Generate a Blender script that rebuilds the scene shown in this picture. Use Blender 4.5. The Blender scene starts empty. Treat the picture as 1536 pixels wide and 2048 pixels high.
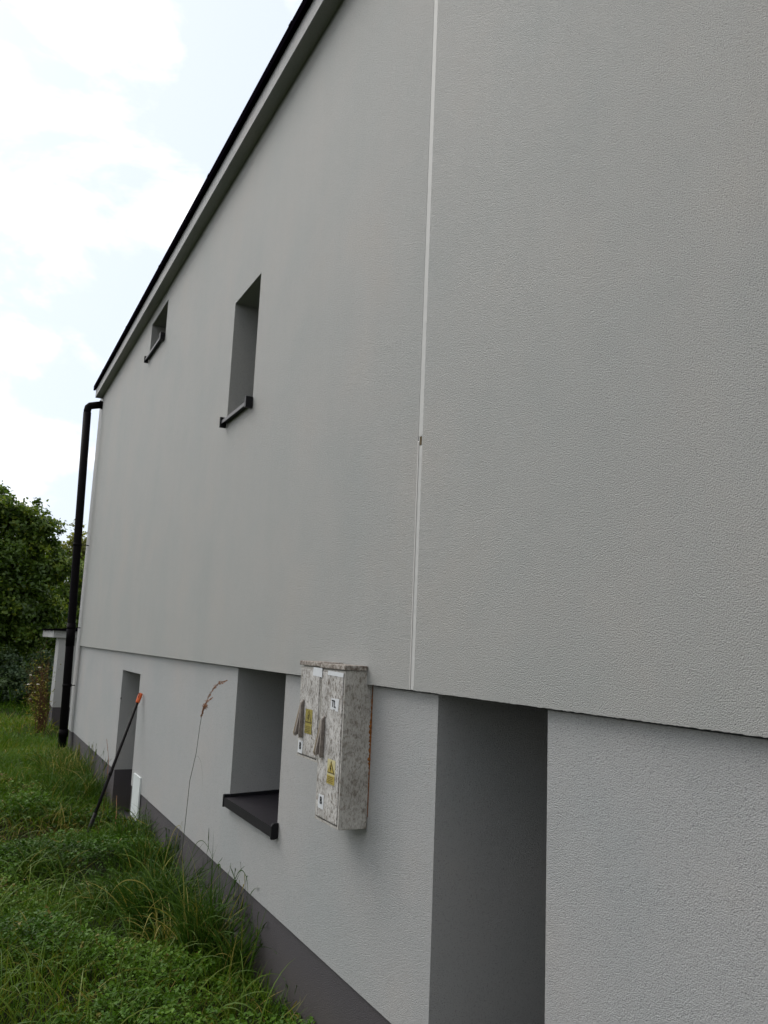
import bpy, bmesh, math, random
import numpy as np
from mathutils import Vector, Matrix

random.seed(7); rng = np.random.default_rng(7)
S = bpy.context.scene
COL = S.collection

# ------------------------------------------------------------------ camera
cam_d = bpy.data.cameras.new("camera"); cam = bpy.data.objects.new("camera", cam_d)
COL.objects.link(cam); S.camera = cam
r = Vector((0.444452, 0.894836, 0.041592)); u = Vector((0.124312, -0.107591, 0.986393)); f = Vector((-0.887135, 0.433234, 0.159058))
mw = Matrix.Identity(4)
for i in range(3):
    mw[i][0] = r[i]; mw[i][1] = u[i]; mw[i][2] = -f[i]
mw[2][3] = 1.70
cam.matrix_world = mw
cam_d.sensor_fit = 'VERTICAL'; cam_d.sensor_height = 24.0
cam_d.lens = 24.0 * 1685.2 / 2048.0
cam_d.clip_start = 0.02; cam_d.clip_end = 2000

# ------------------------------------------------------------------ world and sun
SUN_EL, SUN_AZ = math.radians(46), math.radians(-118)    # veiled sun to the left of the view, grazing the wall
W = bpy.data.worlds.new("World"); S.world = W; W.use_nodes = True
wn = W.node_tree.nodes; wl = W.node_tree.links; wn.clear()
out = wn.new('ShaderNodeOutputWorld'); bg = wn.new('ShaderNodeBackground')
sky = wn.new('ShaderNodeTexSky'); sky.sky_type = 'NISHITA'; sky.sun_disc = False
sky.sun_elevation = SUN_EL; sky.sun_rotation = SUN_AZ; sky.air_density = 1.0; sky.dust_density = 1.5
tc = wn.new('ShaderNodeTexCoord'); mp = wn.new('ShaderNodeMapping')
mp.inputs['Scale'].default_value = (1.0, 1.0, 1.9); mp.inputs['Rotation'].default_value = (0.2, 0.35, 0.6)
mp.inputs['Location'].default_value = (2.1, -0.7, 0.9)
wl.new(tc.outputs['Generated'], mp.inputs['Vector'])
def wnoise(scale, detail, rough, dist=0.0):
    n = wn.new('ShaderNodeTexNoise'); n.inputs['Scale'].default_value = scale; n.inputs['Detail'].default_value = detail
    n.inputs['Roughness'].default_value = rough; n.inputs['Distortion'].default_value = dist
    wl.new(mp.outputs[0], n.inputs['Vector']); return n
n1 = wnoise(2.6, 7, 0.55, 0.5); n2 = wnoise(9.0, 6, 0.55, 0.3)
mixn = wn.new('ShaderNodeMix'); mixn.data_type = 'FLOAT'; mixn.inputs['Factor'].default_value = 0.30
wl.new(n1.outputs['Fac'], mixn.inputs['A']); wl.new(n2.outputs['Fac'], mixn.inputs['B'])
cr = wn.new('ShaderNodeValToRGB'); cr.color_ramp.interpolation = 'EASE'
cr.color_ramp.elements[0].position = 0.435; cr.color_ramp.elements[0].color = (0.0, 0.0, 0.0, 1)
cr.color_ramp.elements[1].position = 0.595; cr.color_ramp.elements[1].color = (1, 1, 1, 1)
wl.new(mixn.outputs['Result'], cr.inputs['Fac'])
# thin high haze over everything: the open sky is a pale blue lilac, the clouds burn out to white
veil = wn.new('ShaderNodeMix'); veil.data_type = 'RGBA'; veil.inputs['Factor'].default_value = 0.80
veil.inputs['B'].default_value = (7.2, 7.8, 8.9, 1)
wl.new(sky.outputs[0], veil.inputs['A'])
cl = wn.new('ShaderNodeMix'); cl.data_type = 'RGBA'; cl.inputs['B'].default_value = (13.5, 13.1, 12.5, 1)
wl.new(cr.outputs['Color'], cl.inputs['Factor']); wl.new(veil.outputs['Result'], cl.inputs['A'])
vn = wn.new('ShaderNodeVectorMath'); vn.operation = 'DOT_PRODUCT'; nz = wn.new('ShaderNodeVectorMath'); nz.operation = 'NORMALIZE'
wl.new(tc.outputs['Generated'], nz.inputs[0]); wl.new(nz.outputs[0], vn.inputs[0])
vn.inputs[1].default_value = (math.sin(SUN_AZ) * math.cos(SUN_EL), math.cos(SUN_AZ) * math.cos(SUN_EL), math.sin(SUN_EL))
gl = wn.new('ShaderNodeMapRange'); gl.interpolation_type = 'SMOOTHSTEP'; gl.inputs['From Min'].default_value = -0.75; gl.inputs['From Max'].default_value = 1.0
gl.inputs['To Min'].default_value = 0.50; gl.inputs['To Max'].default_value = 1.25
wl.new(vn.outputs['Value'], gl.inputs['Value'])
gm_ = wn.new('ShaderNodeMix'); gm_.data_type = 'RGBA'; gm_.blend_type = 'MULTIPLY'; gm_.inputs['Factor'].default_value = 1.0
wl.new(cl.outputs['Result'], gm_.inputs['A']); wl.new(gl.outputs[0], gm_.inputs['B'])
wl.new(gm_.outputs['Result'], bg.inputs['Color']); bg.inputs['Strength'].default_value = 0.10
wl.new(bg.outputs[0], out.inputs[0])

sd = bpy.data.lights.new("sun", 'SUN'); sd.energy = 1.5; sd.angle = math.radians(38); sd.color = (1.0, 0.955, 0.89)
sun = bpy.data.objects.new("sun", sd); COL.objects.link(sun)
# world sun direction for the sky texture: rotation measured from +Y
sdir = Vector((math.sin(SUN_AZ) * math.cos(SUN_EL), math.cos(SUN_AZ) * math.cos(SUN_EL), math.sin(SUN_EL)))
sun.rotation_euler = sdir.to_track_quat('Z', 'Y').to_euler(); sun.location = (0, 0, 30)

S.view_settings.view_transform = 'Standard'; S.view_settings.look = 'None'
S.view_settings.exposure = 0.14; S.view_settings.gamma = 1.0; S.view_settings.use_curve_mapping = False
S.render.engine = 'CYCLES'

# ------------------------------------------------------------------ material helpers
def new_mat(name):
    m = bpy.data.materials.new(name); m.use_nodes = True
    nt = m.node_tree; b = nt.nodes['Principled BSDF']; return m, nt, b
def node(nt, t, **kw):
    n = nt.nodes.new(t)
    for k, v in kw.items():
        n.inputs[k.replace('_', ' ')].default_value = v
    return n
def objcoord(nt, scale=(1, 1, 1), rot=(0, 0, 0)):
    t = nt.nodes.new('ShaderNodeTexCoord'); m = nt.nodes.new('ShaderNodeMapping')
    m.inputs['Scale'].default_value = scale; m.inputs['Rotation'].default_value = rot
    nt.links.new(t.outputs['Object'], m.inputs['Vector']); return m.outputs[0]
def noise(nt, vec, scale, detail=4, rough=0.5, dist=0.0):
    n = node(nt, 'ShaderNodeTexNoise', Scale=scale, Detail=detail, Roughness=rough, Distortion=dist)
    nt.links.new(vec, n.inputs['Vector']); return n.outputs['Fac']
def ramp(nt, fac, stops):
    c = nt.nodes.new('ShaderNodeValToRGB'); e = c.color_ramp.elements
    while len(e) < len(stops): e.new(0.5)
    for i, (p, col) in enumerate(stops):
        e[i].position = p; e[i].color = (*col, 1)
    nt.links.new(fac, c.inputs['Fac']); return c.outputs['Color']
def mixc(nt, fac, a, b, mode='MIX'):
    m = nt.nodes.new('ShaderNodeMix'); m.data_type = 'RGBA'; m.blend_type = mode
    for s, v in (('Factor', fac), ('A', a), ('B', b)):
        if isinstance(v, (int, float)): m.inputs[s].default_value = v
        elif isinstance(v, tuple): m.inputs[s].default_value = (*v, 1)
        else: nt.links.new(v, m.inputs[s])
    return m.outputs['Result']
def bump(nt, b, h, dist, strength=1.0, prev=None):
    n = nt.nodes.new('ShaderNodeBump'); n.inputs['Distance'].default_value = dist; n.inputs['Strength'].default_value = strength
    nt.links.new(h, n.inputs['Height'])
    if prev is not None: nt.links.new(prev, n.inputs['Normal'])
    nt.links.new(n.outputs[0], b.inputs['Normal']); return n.outputs[0]

def render_mat(name, c, dark, grain=1.0, rough=0.66, spec=0.5, streak=0.5):
    """scratched mineral render: warm/cool mottling, faint rain streaks, granular relief"""
    m, nt, b = new_mat(name)
    v = objcoord(nt)
    vs = objcoord(nt, (3.2, 3.2, 0.35))
    mott = noise(nt, v, 1.3, 5, 0.6)
    col = ramp(nt, mott, [(0.30, tuple(x * k for x, k in zip(c, (0.92, 0.955, 0.965)))), (0.55, c), (0.75, tuple(x * k for x, k in zip(c, (1.06, 1.02, 0.99))))])
    st = noise(nt, vs, 2.0, 5, 0.6)
    stc = ramp(nt, st, [(0.30, (1 - 0.10 * streak,) * 3), (0.60, (1, 1, 1))])
    col = mixc(nt, 1.0, col, stc, 'MULTIPLY')
    fine = noise(nt, v, 190, 4, 0.7, 0.2)
    fc = ramp(nt, fine, [(0.34, (0.50, 0.50, 0.50)), (0.44, (1, 1, 1)), (0.75, (1.06, 1.06, 1.06))])
    col = mixc(nt, 0.8, col, fc, 'MULTIPLY')
    # sparse dark specks
    sp = noise(nt, v, 55, 2, 0.4)
    spc = ramp(nt, sp, [(0.17, dark), (0.215, (1, 1, 1))])
    col = mixc(nt, 1.0, col, spc, 'MULTIPLY')
    nt.links.new(col, b.inputs['Base Color'])
    b.inputs['Roughness'].default_value = rough; b.inputs['Specular IOR Level'].default_value = spec
    g1 = noise(nt, v, 285, 3, 0.65, 0.3); g2 = noise(nt, v, 70, 2, 0.5)
    p = bump(nt, b, g2, 0.0010 * grain, 0.5)
    vo = node(nt, 'ShaderNodeTexVoronoi', Scale=340.0); vo.feature = 'F1'; nt.links.new(v, vo.inputs['Vector'])
    hm = nt.nodes.new('ShaderNodeMath'); hm.operation = 'MULTIPLY_ADD'; nt.links.new(vo.outputs['Distance'], hm.inputs[0]); hm.inputs[1].default_value = -0.45; nt.links.new(g1, hm.inputs[2])
    bump(nt, b, hm.outputs[0], 0.0050 * grain, 1.0, p)
    return m

M = {}
M['upper'] = render_mat('upper_render', (0.376, 0.377, 0.362), (0.70, 0.68, 0.66), streak=0.2)
M['lower'] = render_mat('lower_render', (0.388, 0.389, 0.387), (0.72, 0.72, 0.72), 0.85, streak=0.15)
M['plinth'] = render_mat('plinth_mosaic_render', (0.062, 0.055, 0.061), (0.6, 0.6, 0.6), 0.8, 0.75)
def splash(m, zmax, col):
    nt = m.node_tree; b = nt.nodes['Principled BSDF']; src = b.inputs['Base Color'].links[0].from_socket
    t = nt.nodes.new('ShaderNodeTexCoord'); sx = nt.nodes.new('ShaderNodeSeparateXYZ'); nt.links.new(t.outputs['Object'], sx.inputs[0])
    mr = nt.nodes.new('ShaderNodeMapRange'); mr.inputs['From Min'].default_value = zmax; mr.inputs['From Max'].default_value = 0.0
    nt.links.new(sx.outputs['Z'], mr.inputs['Value'])
    n = noise(nt, t.outputs['Object'], 9, 6, 0.7)
    mu = nt.nodes.new('ShaderNodeMath'); mu.operation = 'MULTIPLY'; nt.links.new(mr.outputs[0], mu.inputs[0]); nt.links.new(n, mu.inputs[1])
    nt.links.new(mixc(nt, mu.outputs[0], src, col), b.inputs['Base Color'])
splash(M['plinth'], .30, (0.075, 0.062, 0.045))
def plain(name, c, rough=0.5, metal=0.0, spec=0.5, var=0.15, nscale=8, bmp=0.0):
    m, nt, b = new_mat(name); v = objcoord(nt)
    n = noise(nt, v, nscale, 5, 0.6)
    col = ramp(nt, n, [(0.3, tuple(x * (1 - var) for x in c)), (0.7, tuple(x * (1 + var) for x in c))])
    nt.links.new(col, b.inputs['Base Color'])
    rr = nt.nodes.new('ShaderNodeMapRange'); rr.inputs['To Min'].default_value = max(rough - .08, .02); rr.inputs['To Max'].default_value = min(rough + .1, 1)
    nt.links.new(n, rr.inputs['Value']); nt.links.new(rr.outputs[0], b.inputs['Roughness'])
    b.inputs['Metallic'].default_value = metal; b.inputs['Specular IOR Level'].default_value = spec
    if bmp: bump(nt, b, noise(nt, v, nscale * 12, 3), bmp)
    return m
M['sill'] = plain('graphite_sheet_metal', (0.015, 0.013, 0.017), 0.45, 0.0, 0.2, 0.2, 14, 0.0004)
M['cap'] = plain('black_plastic_cap', (0.008, 0.008, 0.010), 0.5, 0, 0.2)
M['pipe'] = plain('black_coated_downpipe', (0.006, 0.005, 0.006), 0.6, 0, 0.05)
M['roof'] = plain('black_roof_metal', (0.004, 0.003, 0.005), 0.9, 0, 0.0)
M['profile'] = plain('pale_expansion_profile', (0.47, 0.47, 0.455), 0.6, 0, 0.3, 0.08, 20)
M['profile_edge'] = plain('white_profile_lip', (0.50, 0.49, 0.47), 0.5, 0, 0.3, 0.05)
M['nick'] = plain('brown_stain', (0.10, 0.075, 0.04), 0.9, 0, 0.2, 0.5, 300)
M['white'] = plain('white_plastic', (0.66, 0.70, 0.70), 0.4, 0, 0.5, 0.05, 12)
M['sticker'] = plain('white_sticker', (0.60, 0.62, 0.64), 0.45, 0, 0.4, 0.07, 60)
M['ink'] = plain('black_ink', (0.010, 0.010, 0.012), 0.6, 0, 0.2)
M['yellow_pale'] = plain('faded_yellow_sticker', (0.50, 0.45, 0.24), 0.5, 0, 0.4, 0.12, 90)
M['yellow'] = plain('yellow_sticker', (0.36, 0.28, 0.06), 0.5, 0, 0.4, 0.15, 120)
M['yellow_old'] = plain('weathered_yellow_sticker', (0.26, 0.22, 0.05), 0.7, 0, 0.3, 0.3, 120)
M['brownink'] = plain('faded_sticker_print', (0.10, 0.075, 0.02), 0.6, 0, 0.3)
M['orange'] = plain('orange_plastic_grip', (0.62, 0.11, 0.025), 0.45, 0, 0.4)
M['shaft'] = plain('black_shaft', (0.007, 0.006, 0.0065), 0.55, 0, 0.12)
M['door'] = plain('dark_door_leaf', (0.02, 0.018, 0.018), 0.5)
M['frame'] = plain('anthracite_window_frame', (0.035, 0.035, 0.038), 0.45)
M['inner'] = plain('shade_and_sill_dark', (0.03, 0.03, 0.03), 0.9)  # dark stand-in for shade at drip edge and recesses; door sills too
M['bark'] = plain('bark', (0.07, 0.055, 0.04), 0.9, 0, 0.2, 0.4, 12, 0.01)
M['straw'] = plain('dry_straw', (0.26, 0.20, 0.10), 0.7, 0, 0.3, 0.3, 50)
M['seed'] = plain('brown_seed_head', (0.28, 0.125, 0.06), 0.8, 0, 0.2, 0.35, 90)
M['stalk'] = plain('dark_green_stalk', (0.05, 0.07, 0.035), 0.6, 0, 0.3, 0.2, 50)
M['redstem'] = plain('reddish_brown_stem', (0.11, 0.06, 0.03), 0.8, 0, 0.2, 0.4, 30)
M['flower'] = plain('cream_flower', (0.62, 0.58, 0.50), 0.7, 0, 0.2)
# glass
gm, gnt, gb = new_mat('window_glass'); gb.inputs['Base Color'].default_value = (0.02, 0.022, 0.025, 1); gb.inputs['Roughness'].default_value = 0.04
M['glass'] = gm

def cabinet_mat(name, side=False):
    """bare weathered fibreglass: grey-beige with dark and light fibre flecks, lichen dirt"""
    m, nt, b = new_mat(name)
    v = objcoord(nt, (1, 1, 0.42), (0, 0.45, 0)); v2 = objcoord(nt)
    a = noise(nt, v, 150, 2, 0.6, 0.8)
    base = ramp(nt, noise(nt, v2, 9, 5, 0.6), [(0.3, (0.34, 0.33, 0.315)), (0.5, (0.445, 0.435, 0.42)), (0.7, (0.52, 0.51, 0.495))] if not side else [(0.3, (0.33, 0.315, 0.285)), (0.5, (0.43, 0.415, 0.385)), (0.7, (0.49, 0.48, 0.45))])
    k = 0.55 if side else 1.0
    fl = ramp(nt, a, [(0.34, (0.28, 0.26, 0.24)), (0.44, (0.72, 0.70, 0.67)), (0.52, (1, 1, 1)), (0.62, (1.0, 1.0, 1.0)), (0.68, (1.3, 1.29, 1.26))])
    col = mixc(nt, k, base, fl, 'MULTIPLY')
    bl = ramp(nt, noise(nt, v2, 40, 5, 0.65), [(0.36, (0.42, 0.36, 0.30)), (0.47, (1, 1, 1))])
    col = mixc(nt, 0.6, col, bl, 'MULTIPLY')
    nt.links.new(col, b.inputs['Base Color']); b.inputs['Roughness'].default_value = 0.8; b.inputs['Specular IOR Level'].default_value = 0.3
    bump(nt, b, a, 0.0012, 0.7)
    return m
M['cab'] = cabinet_mat('weathered_cabinet_door'); M['cabside'] = cabinet_mat('weathered_cabinet_body', True)
def cap_mat():
    m, nt, b = new_mat('dirty_cabinet_top'); v = objcoord(nt)
    col = ramp(nt, noise(nt, v, 70, 5, 0.7), [(0.35, (0.085, 0.058, 0.045)), (0.5, (0.22, 0.19, 0.165)), (0.62, (0.40, 0.38, 0.345))])
    nt.links.new(col, b.inputs['Base Color']); b.inputs['Roughness'].default_value = 0.9; bump(nt, b, noise(nt, v, 160, 3), 0.001); return m
M['captop'] = cap_mat()
M['handle'] = plain('brown_grey_plastic_handle', (0.20, 0.175, 0.155), 0.65, 0, 0.3, 0.35, 60, 0.0006)
M['handle_edge'] = plain('beige_handle_edge', (0.33, 0.27, 0.18), 0.7, 0, 0.3, 0.2, 60)
M['foam'] = plain('orange_foam_sealant', (0.25, 0.095, 0.025), 0.9, 0, 0.2, 0.5, 90, 0.003)

def leaf_mat(name, stops, trans=0.35, rough=0.5, spec=0.35):
    m, nt, b = new_mat(name)
    at = nt.nodes.new('ShaderNodeAttribute'); at.attribute_name = 'tint'
    col = ramp(nt, at.outputs['Fac'], stops)
    nt.links.new(col, b.inputs['Base Color']); b.inputs['Roughness'].default_value = rough; b.inputs['Specular IOR Level'].default_value = spec
    tr = nt.nodes.new('ShaderNodeBsdfTranslucent'); nt.links.new(mixc(nt, 1.0, col, (1.25, 1.25, 0.55), 'MULTIPLY'), tr.inputs['Color'])
    mx = nt.nodes.new('ShaderNodeMixShader'); mx.inputs[0].default_value = trans
    nt.links.new(b.outputs[0], mx.inputs[1]); nt.links.new(tr.outputs[0], mx.inputs[2])
    nt.links.new(mx.outputs[0], nt.nodes['Material Output'].inputs[0]); return m
M['grass'] = leaf_mat('grass_blades', [(0.00, (0.0199, 0.0516, 0.0033)), (0.45, (0.0519, 0.1184, 0.0055)), (0.78, (0.1067, 0.1822, 0.0099)), (0.90, (0.1830, 0.1746, 0.0242)), (1.00, (0.3507, 0.2732, 0.0880))], 0.25, 0.5, 0.15)
M['tussock'] = leaf_mat('tussock_blades', [(0.00, (0.0132, 0.0386, 0.0054)), (0.50, (0.0370, 0.0858, 0.0090)), (0.80, (0.0926, 0.1502, 0.0216)), (0.93, (0.1984, 0.1859, 0.0450)), (1.00, (0.3967, 0.3289, 0.0990))], 0.15, 0.45, 0.10)
M['herb'] = leaf_mat('ground_cover_leaves', [(0.00, (0.0190, 0.0531, 0.0033)), (0.50, (0.0539, 0.1312, 0.0066)), (0.85, (0.1190, 0.2265, 0.0165)), (0.95, (0.1745, 0.1562, 0.0330)), (1.00, (0.1745, 0.1093, 0.0275))], 0.25, 0.5, 0.15)
M['tree'] = leaf_mat('tree_leaves', [(0.00, (0.0337, 0.0716, 0.0125)), (0.55, (0.0884, 0.1517, 0.0189)), (0.80, (0.1790, 0.2423, 0.0283)), (1.00, (0.3370, 0.3581, 0.0472))], 0.35, 0.45, 0.35)
M['ltree'] = leaf_mat('pale_tree_leaves', [(0.0, (0.10, 0.12, 0.035)), (0.6, (0.17, 0.185, 0.05)), (1.0, (0.26, 0.25, 0.08))], 0.5)
M['bush'] = leaf_mat('bush_leaves', [(0.00, (0.0192, 0.0425, 0.0180)), (0.60, (0.0432, 0.0775, 0.0320)), (1.00, (0.0900, 0.1375, 0.0500))], 0.25)

def soil():
    m, nt, b = new_mat('soil_and_thatch'); v = objcoord(nt)
    c1 = ramp(nt, noise(nt, v, 6, 6, 0.65), [(0.35, (0.012, 0.016, 0.006)), (0.55, (0.026, 0.034, 0.011)), (0.7, (0.045, 0.038, 0.02))])
    nt.links.new(c1, b.inputs['Base Color']); b.inputs['Roughness'].default_value = 0.95; b.inputs['Specular IOR Level'].default_value = 0.1
    bump(nt, b, noise(nt, v, 40, 5, 0.7), 0.03); return m
M['soil'] = soil()

# ------------------------------------------------------------------ geometry helpers
def tag(o, label=None, cat=None, group=None, kind=None):
    for k, v in (('label', label), ('category', cat), ('group', group), ('kind', kind)):
        if v: o[k] = v
    return o
def obj(name, me, mat=None, parent=None):
    o = bpy.data.objects.new(name, me); COL.objects.link(o)
    if mat: me.materials.append(mat)
    if parent: o.parent = parent
    return o
def empty(name, loc=(0, 0, 0)):
    o = bpy.data.objects.new(name, None); COL.objects.link(o); o.location = loc; o.empty_display_size = 0.2; return o
def child(name, me, mat, parent, label=None):
    """mesh is given in world coordinates; keep it there under its parent"""
    o = obj(name, me, mat)
    off = Vector((0, 0, 0)); p = parent
    while p is not None: off += p.location; p = p.parent
    me.transform(Matrix.Translation(-off)); o.parent = parent
    if label: o['label'] = label
    return o
def mesh(name, vs, fs):
    me = bpy.data.meshes.new(name); me.from_pydata([tuple(v) for v in vs], [], fs); me.update(); return me
def box(x0, x1, y0, y1, z0, z1, bev=0.0, name='box'):
    bm = bmesh.new(); bmesh.ops.create_cube(bm, size=1)
    for v in bm.verts:
        v.co = Vector((x0 + (v.co.x + .5) * (x1 - x0), y0 + (v.co.y + .5) * (y1 - y0), z0 + (v.co.z + .5) * (z1 - z0)))
    if bev: bmesh.ops.bevel(bm, geom=bm.edges[:], offset=bev, segments=2, affect='EDGES', profile=0.6)
    me = bpy.data.meshes.new(name); bm.to_mesh(me); bm.free(); return me
def prism_x(profile, x0, x1, name='prism', bev=0.0):
    """profile of (y,z) extruded along x"""
    n = len(profile)
    vs = [(x0, y, z) for y, z in profile] + [(x1, y, z) for y, z in profile]
    fs = [tuple(range(n)), tuple(range(2 * n - 1, n - 1, -1))] + [(i, i + n, (i + 1) % n + n, (i + 1) % n) for i in range(n)]
    me = mesh(name, vs, fs); bm = bmesh.new(); bm.from_mesh(me); bmesh.ops.recalc_face_normals(bm, faces=bm.faces)
    if bev: bmesh.ops.bevel(bm, geom=bm.edges[:], offset=bev, segments=2, affect='EDGES')
    bm.to_mesh(me); bm.free(); return me
def tube(pts, rad, seg=14, name='tube', cap=True, smooth=True):
    pts = [Vector(p) for p in pts]; n = len(pts)
    rads = rad if isinstance(rad, (list, tuple)) else [rad] * n
    vs, fs = [], []; prev = None
    for i, p in enumerate(pts):
        t = (pts[min(i + 1, n - 1)] - pts[max(i - 1, 0)]).normalized()
        a = (prev - t * prev.dot(t)).normalized() if prev is not None else t.orthogonal().normalized()
        prev = a; bb = t.cross(a)
        for k in range(seg):
            an = 2 * math.pi * k / seg
            vs.append(p + (a * math.cos(an) + bb * math.sin(an)) * rads[i])
    for i in range(n - 1):
        for k in range(seg):
            fs.append((i * seg + k, i * seg + (k + 1) % seg, (i + 1) * seg + (k + 1) % seg, (i + 1) * seg + k))
    if cap: fs += [tuple(range(seg - 1, -1, -1)), tuple(range((n - 1) * seg, n * seg))]
    me = mesh(name, vs, fs)
    if smooth:
        for p in me.polygons: p.use_smooth = len(p.vertices) == 4
    return me
def face_wall(x0, x1, z0, z1, y, holes, wob=0.0, name='wall'):
    """front skin on plane y (facing -y) with rectangular holes (x0,x1,z0,z1)"""
    xs = sorted({x0, x1, *[c for h in holes for c in h[:2] if x0 < c < x1]}); zs = sorted({z0, z1, *[c for h in holes for c in h[2:4] if z0 < c < z1]})
    vi = {}; vs = []; fs = []
    def V(a, b):
        if (a, b) not in vi: vi[(a, b)] = len(vs); vs.append((a, y, b))
        return vi[(a, b)]
    for i in range(len(xs) - 1):
        for j in range(len(zs) - 1):
            cx = (xs[i] + xs[i + 1]) / 2; cz = (zs[j] + zs[j + 1]) / 2
            if any(h[0] < cx < h[1] and h[2] < cz < h[3] for h in holes): continue
            fs.append((V(xs[i], zs[j]), V(xs[i + 1], zs[j]), V(xs[i + 1], zs[j + 1]), V(xs[i], zs[j + 1])))
    return vs, fs
def addq(vs, fs, *q):
    b = len(vs); vs.extend(q); fs.append(tuple(range(b, b + len(q))))
def reveal(vs, fs, x0, x1, z0, z1, ya, yb, sides='lrtb', fl=0.008):
    """jambs, head and sill plane of an opening"""
    if 'l' in sides: addq(vs, fs, (x0, ya, z0), (x0, yb, z0), (x0, yb, z1), (x0, ya, z1))
    if 'r' in sides: addq(vs, fs, (x1, yb, z0), (x1, ya, z0), (x1, ya, z1), (x1, yb, z1))
    if 't' in sides: addq(vs, fs, (x0, ya, z1), (x0, yb, z1), (x1, yb, z1), (x1, ya, z1))
    if 'b' in sides: addq(vs, fs, (x0, yb, z0), (x0, ya, z0), (x1, ya, z0), (x1, yb, z0))

# ------------------------------------------------------------------ ground
def gh(x, y):
    """ground height: bumpy lawn, a worn shallow path across to the side door, flat towards the horizon"""
    x = np.asarray(x, float); y = np.asarray(y, float)
    h = 0.035 * np.sin(1.7 * x + 0.6 * y) * np.cos(2.3 * y - 0.4 * x) + 0.018 * np.sin(5.1 * x + 1.3) * np.sin(4.3 * y + .7)
    h = h - 0.17 * np.exp(-((x + 8.15) / 0.50) ** 2)
    h = h + 0.10 * np.exp(-((x + 7.0) / 0.50) ** 2)
    h = h + 0.05 * np.clip((-x - 11) / 5, 0, 1)
    return h
xs = np.concatenate([np.linspace(-400, -30, 18), np.linspace(-29, -1, 225), np.linspace(0, 200, 20)])
ys = np.concatenate([np.linspace(-300, -7, 16), np.linspace(-6.5, 1.6, 66), np.linspace(2.2, 14, 30), np.linspace(16, 300, 14)])
gx, gy = np.meshgrid(xs, ys); gz = gh(gx, gy)
gv = np.stack([gx, gy, gz], -1).reshape(-1, 3); nx, ny = len(xs), len(ys)
gf = [(j * nx + i, j * nx + i + 1, (j + 1) * nx + i + 1, (j + 1) * nx + i) for j in range(ny - 1) for i in range(nx - 1)]
g = obj('ground', mesh('ground', gv, gf), M['soil']); tag(g, kind='structure')
for p in g.data.polygons: p.use_smooth = True

# ------------------------------------------------------------------ house
YU, YL, YP = 1.50, 1.530, 1.536
ZB, ZP, ZT = 1.555, 0.372, 5.193
XL, XR = -13.06, 5.0
XS = -12.63                                   # corner strip begins here
house = empty('house', (0, 1.5, 0))
tag(house, 'grey rendered two-storey house wall with narrow recessed windows, dark plinth and black roof edge', 'house')
W1 = (-5.633, -5.045, 3.225, 4.085); W2 = (-9.02, -8.20, 4.69, 5.065)
N1 = (-5.057, -4.203, 0.785, 1.60); NR = (-2.633, -2.007, -0.3, 1.60); D1 = (-9.10, -8.14, -0.10, 1.365)
# upper wall
vs, fs = face_wall(XS, XR, ZB, ZT + .15, YU, [W1, W2, (-2.796, -2.763, ZB, ZT + .15)])
for w in (W1, W2): reveal(vs, fs, *w, YU, YU + 0.42)
# the lower edge of the upper render hangs over as a drip edge, finely uneven
nseg = 2600; ex = np.linspace(XS, XR, nseg)
b0 = len(vs)
for i, x in enumerate(ex):
    w = random.uniform(-.0011, .0011)
    vs += [(x, YU, ZB + .012), (x, YU, ZB - .004 + w), (x, YL + .30, ZB + .002)]
for i in range(nseg - 1):
    a = b0 + 3 * i
    if -2.796 < ex[i] and ex[i + 1] < -2.763: continue
    fs += [(a + 1, a + 4, a + 3, a)[::1], (a + 2, a + 5, a + 4, a + 1)]
# cut the exact bottom row so that the strip does not coincide with the main skin
vs = [(x, y, z) if not (abs(z - ZB) < 1e-9 and abs(y - YU) < 1e-9) else (x, y, ZB + .012) for x, y, z in vs]
child('upper_wall', mesh('upper_wall', vs, fs), M['upper'], house)
# expansion joint
jp = child('joint_profile', box(-2.796, -2.763, YU + 0.0006, YU + 0.03, 2.51, ZT + .15), M['profile'], house, 'pale upright expansion joint strip in the upper wall')
jp2 = child('joint_profile', box(-2.796, -2.763, YU + 0.0015, YU + 0.03, ZB - 0.002, 2.51), M['profile'], house)
child('profile_lip', box(-2.797, -2.791, YU - 0.001, YU + 0.02, ZB - 0.004, 2.49), M['profile_edge'], jp2)
child('stain', box(-2.786, -2.770, YU + 0.0003, YU + 0.01, 2.474, 2.508), M['nick'], jp2, 'small brown nick in the joint strip')
# lower wall
vs, fs = face_wall(XS, XR, ZP, ZB - .011, YL, [N1, NR, D1])
for xa, xb in ((XS, D1[0]), (D1[1], NR[0]), (NR[1], XR)):
    addq(vs, fs, (xa, YL, ZP), (xa, YP + .02, ZP), (xb, YP + .02, ZP), (xb, YL, ZP))
reveal(vs, fs, N1[0], N1[1], N1[2], ZB + .02, YL, YL + 0.50, 'lr')
reveal(vs, fs, NR[0], NR[1], ZP, ZB + .02, YL, YL + 1.6, 'lr')
reveal(vs, fs, D1[0], D1[1], ZP, D1[3], YL, YL + 0.45, 'lrt')
child('lower_wall', mesh('lower_wall', vs, fs), M['lower'], house)
for xa, xb in ((XS, N1[0]), (N1[1], NR[0]), (NR[1], XR)):
    child('drip_shadow_strip', box(xa + .004, xb - .004, YL + .028, YL + .034, ZB - .03, ZB + .01), M['inner'], house)  # dark strip stands in for the shadow under the drip edge
    vs, fs = [], []; addq(vs, fs, (xa, YL, ZB - .011), (xb, YL, ZB - .011), (xb, YL + .03, ZB - .011), (xa, YL + .03, ZB - .011))
    child('wall_top', mesh('wall_top', vs, fs), M['lower'], house)
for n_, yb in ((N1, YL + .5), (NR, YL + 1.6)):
    child('lintel_shade_plate', box(n_[0], n_[1], YL + .001, yb, ZB + .004, ZB + .012), M['inner'], house)  # unseen plate added in dark colour to deepen shade in the recesses
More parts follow.
